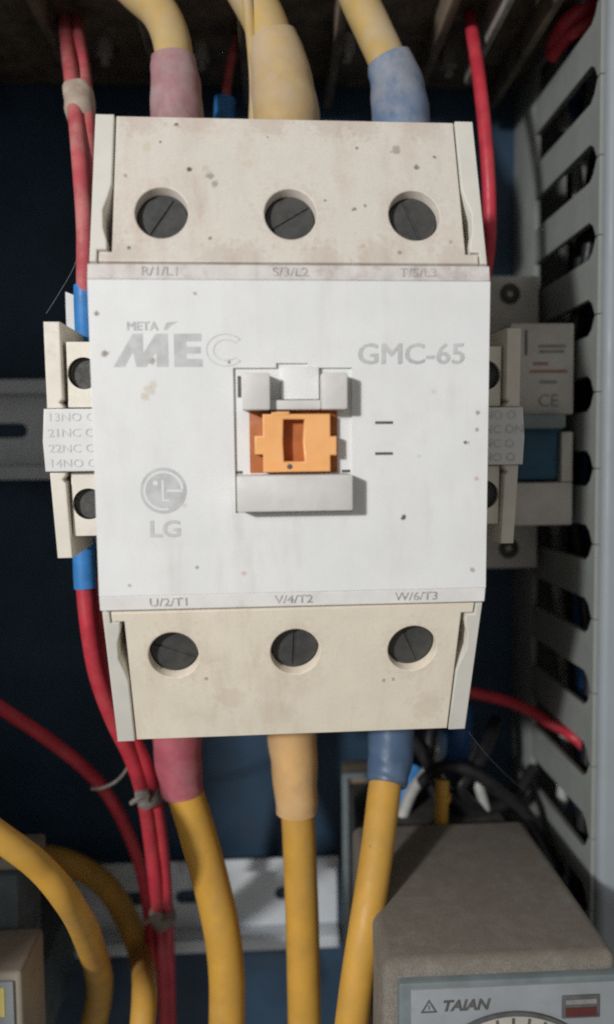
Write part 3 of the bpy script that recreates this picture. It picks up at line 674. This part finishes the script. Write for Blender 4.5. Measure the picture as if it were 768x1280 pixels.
tag(tube('thread', [P(*p) for p in [(104, 300, 176), (92, 335, 176), (75, 365, 176), (58, 392, 175)]], 0.05, M['thread'], None, 6),
    'fine grey thread hanging beside the left auxiliary block', 'thread')
tag(tube('thread', [P(*p) for p in [(586, 915, 172), (610, 945, 182), (640, 975, 200), (660, 990, 220)]], 0.04, M['thread'], None, 6),
    'fine grey thread from the lower right corner of the contactor', 'thread')

# wire crossing into the duct and the wires lying inside it
wire('red wire passing from behind the contactor into a duct slot', 'red', 1.9,
     [(570, 862, 236), (600, 868, 238), (632, 876, 240), (664, 889, 243), (686, 903, 243), (704, 912, 240), (718, 922, 236), (738, 936, 235), (780, 950, 240)])
wd = [('black wire inside the duct midway back', 'black', 2.2, 103, 238, 0.0), ('black wire inside the duct in front of the others', 'black', 2.0, 97, 232, 1.0), ('pale grey wire inside the duct near its floor', 'white_wire', 1.9, 99, 252, 2.0),
      ('blue wire inside the duct beside the pale grey one', 'blue_wire', 1.9, 103, 247, 3.1), ('black wire deep inside the duct', 'black', 2.1, 106, 258, 4.0)]
for lb, mt, rr, x, dd, ph in wd:
    pts = []
    for i in range(15):
        z = -240 + i * 34
        pts.append(Vector((x + 3.0 * math.sin(i * 1.3 + ph), dd - PANEL + 6 * math.sin(i * 0.9 + ph * 1.7), z)))
    tag(tube('duct_wire', pts, rr, M[mt], None, 12, 5), lb, 'wire', 'wires lying inside the duct')
for j, (a, b) in enumerate((((705, 30, 226), (740, 4, 222)), ((712, 44, 228), (748, 20, 224)))):
    tag(tube('duct_wire', [P(690, 60 + j * 10, 236), P(*a), P(*b), P(790, -30, 224)], 2.2, M['red'], None, 12), ('upper' if j == 0 else 'lower') + ' of two bright red wires entering the duct at the top right', 'wire', 'wires lying inside the duct')

# tangle of wires behind the timer
tangle = [('black', 2.1, [(500, 900, 250), (530, 945, 236), (552, 985, 230), (590, 1015, 232), (640, 1030, 236), (690, 1080, 240)], 'black wire looping down behind the timer, leftmost of the tangle'),
          ('black', 2.1, [(620, 900, 250), (600, 950, 234), (575, 985, 230), (600, 1010, 234), (640, 1000, 238), (668, 960, 246)], 'black wire hooked over the middle of the tangle behind the timer'),
          ('black', 2.0, [(520, 985, 240), (550, 960, 228), (590, 965, 226), (625, 990, 228), (660, 1020, 232), (700, 1090, 238)], 'black wire lying across the top of the tangle'),
          ('black', 2.2, [(540, 900, 246), (536, 960, 240), (560, 1010, 238), (620, 1020, 240), (655, 1050, 240)], 'black wire at the back of the tangle'),
          ('white_wire', 1.7, [(590, 930, 250), (594, 965, 238), (604, 1000, 234), (615, 1040, 236)], 'grey white wire standing among the black ones behind the timer'),
          ('white_wire', 1.6, [(545, 925, 248), (546, 958, 238), (552, 975, 234), (570, 1000, 236)], 'short grey white wire above the yellow one behind the timer'),
          ('white_wire', 1.9, [(538, 960, 240), (518, 985, 236), (505, 1015, 234), (497, 1050, 232), (480, 1080, 232)], 'pale wire slanting down beside the blue sleeved cable'),
          ('blue_wire', 2.2, [(520, 960, 244), (512, 980, 241), (505, 1000, 240), (500, 1030, 244)], 'short bright blue wire beside the blue sleeved cable')]
for mt, rr, pts, lb in tangle:
    tag(tube('control_wire', [P(*p) for p in pts], rr, M['blue_ferrule'] if mt == 'blue_wire' else M[mt], None, 12), lb, 'wire', 'tangled wires behind the timer')
t = thing('control_wire', 'yellow wire end standing upright behind the timer', 'wire', 'tangled wires behind the timer')
tube('jacket', [P(*p) for p in [(553, 975, 226), (553, 995, 225), (552, 1020, 224.5), (552, 1060, 225)]], 2.1, M['yellow'], t, 14)
tube('collar', [P(*p) for p in [(554, 992, 225), (553, 1000, 225)]], 2.6, M['yellow'], t, 14)
wire('blue sleeve dark wire hanging beside the blue power cable', 'blue_wire', 4.2, [(575, 880, 248), (575, 920, 246), (573, 945, 246), (568, 958, 248)])
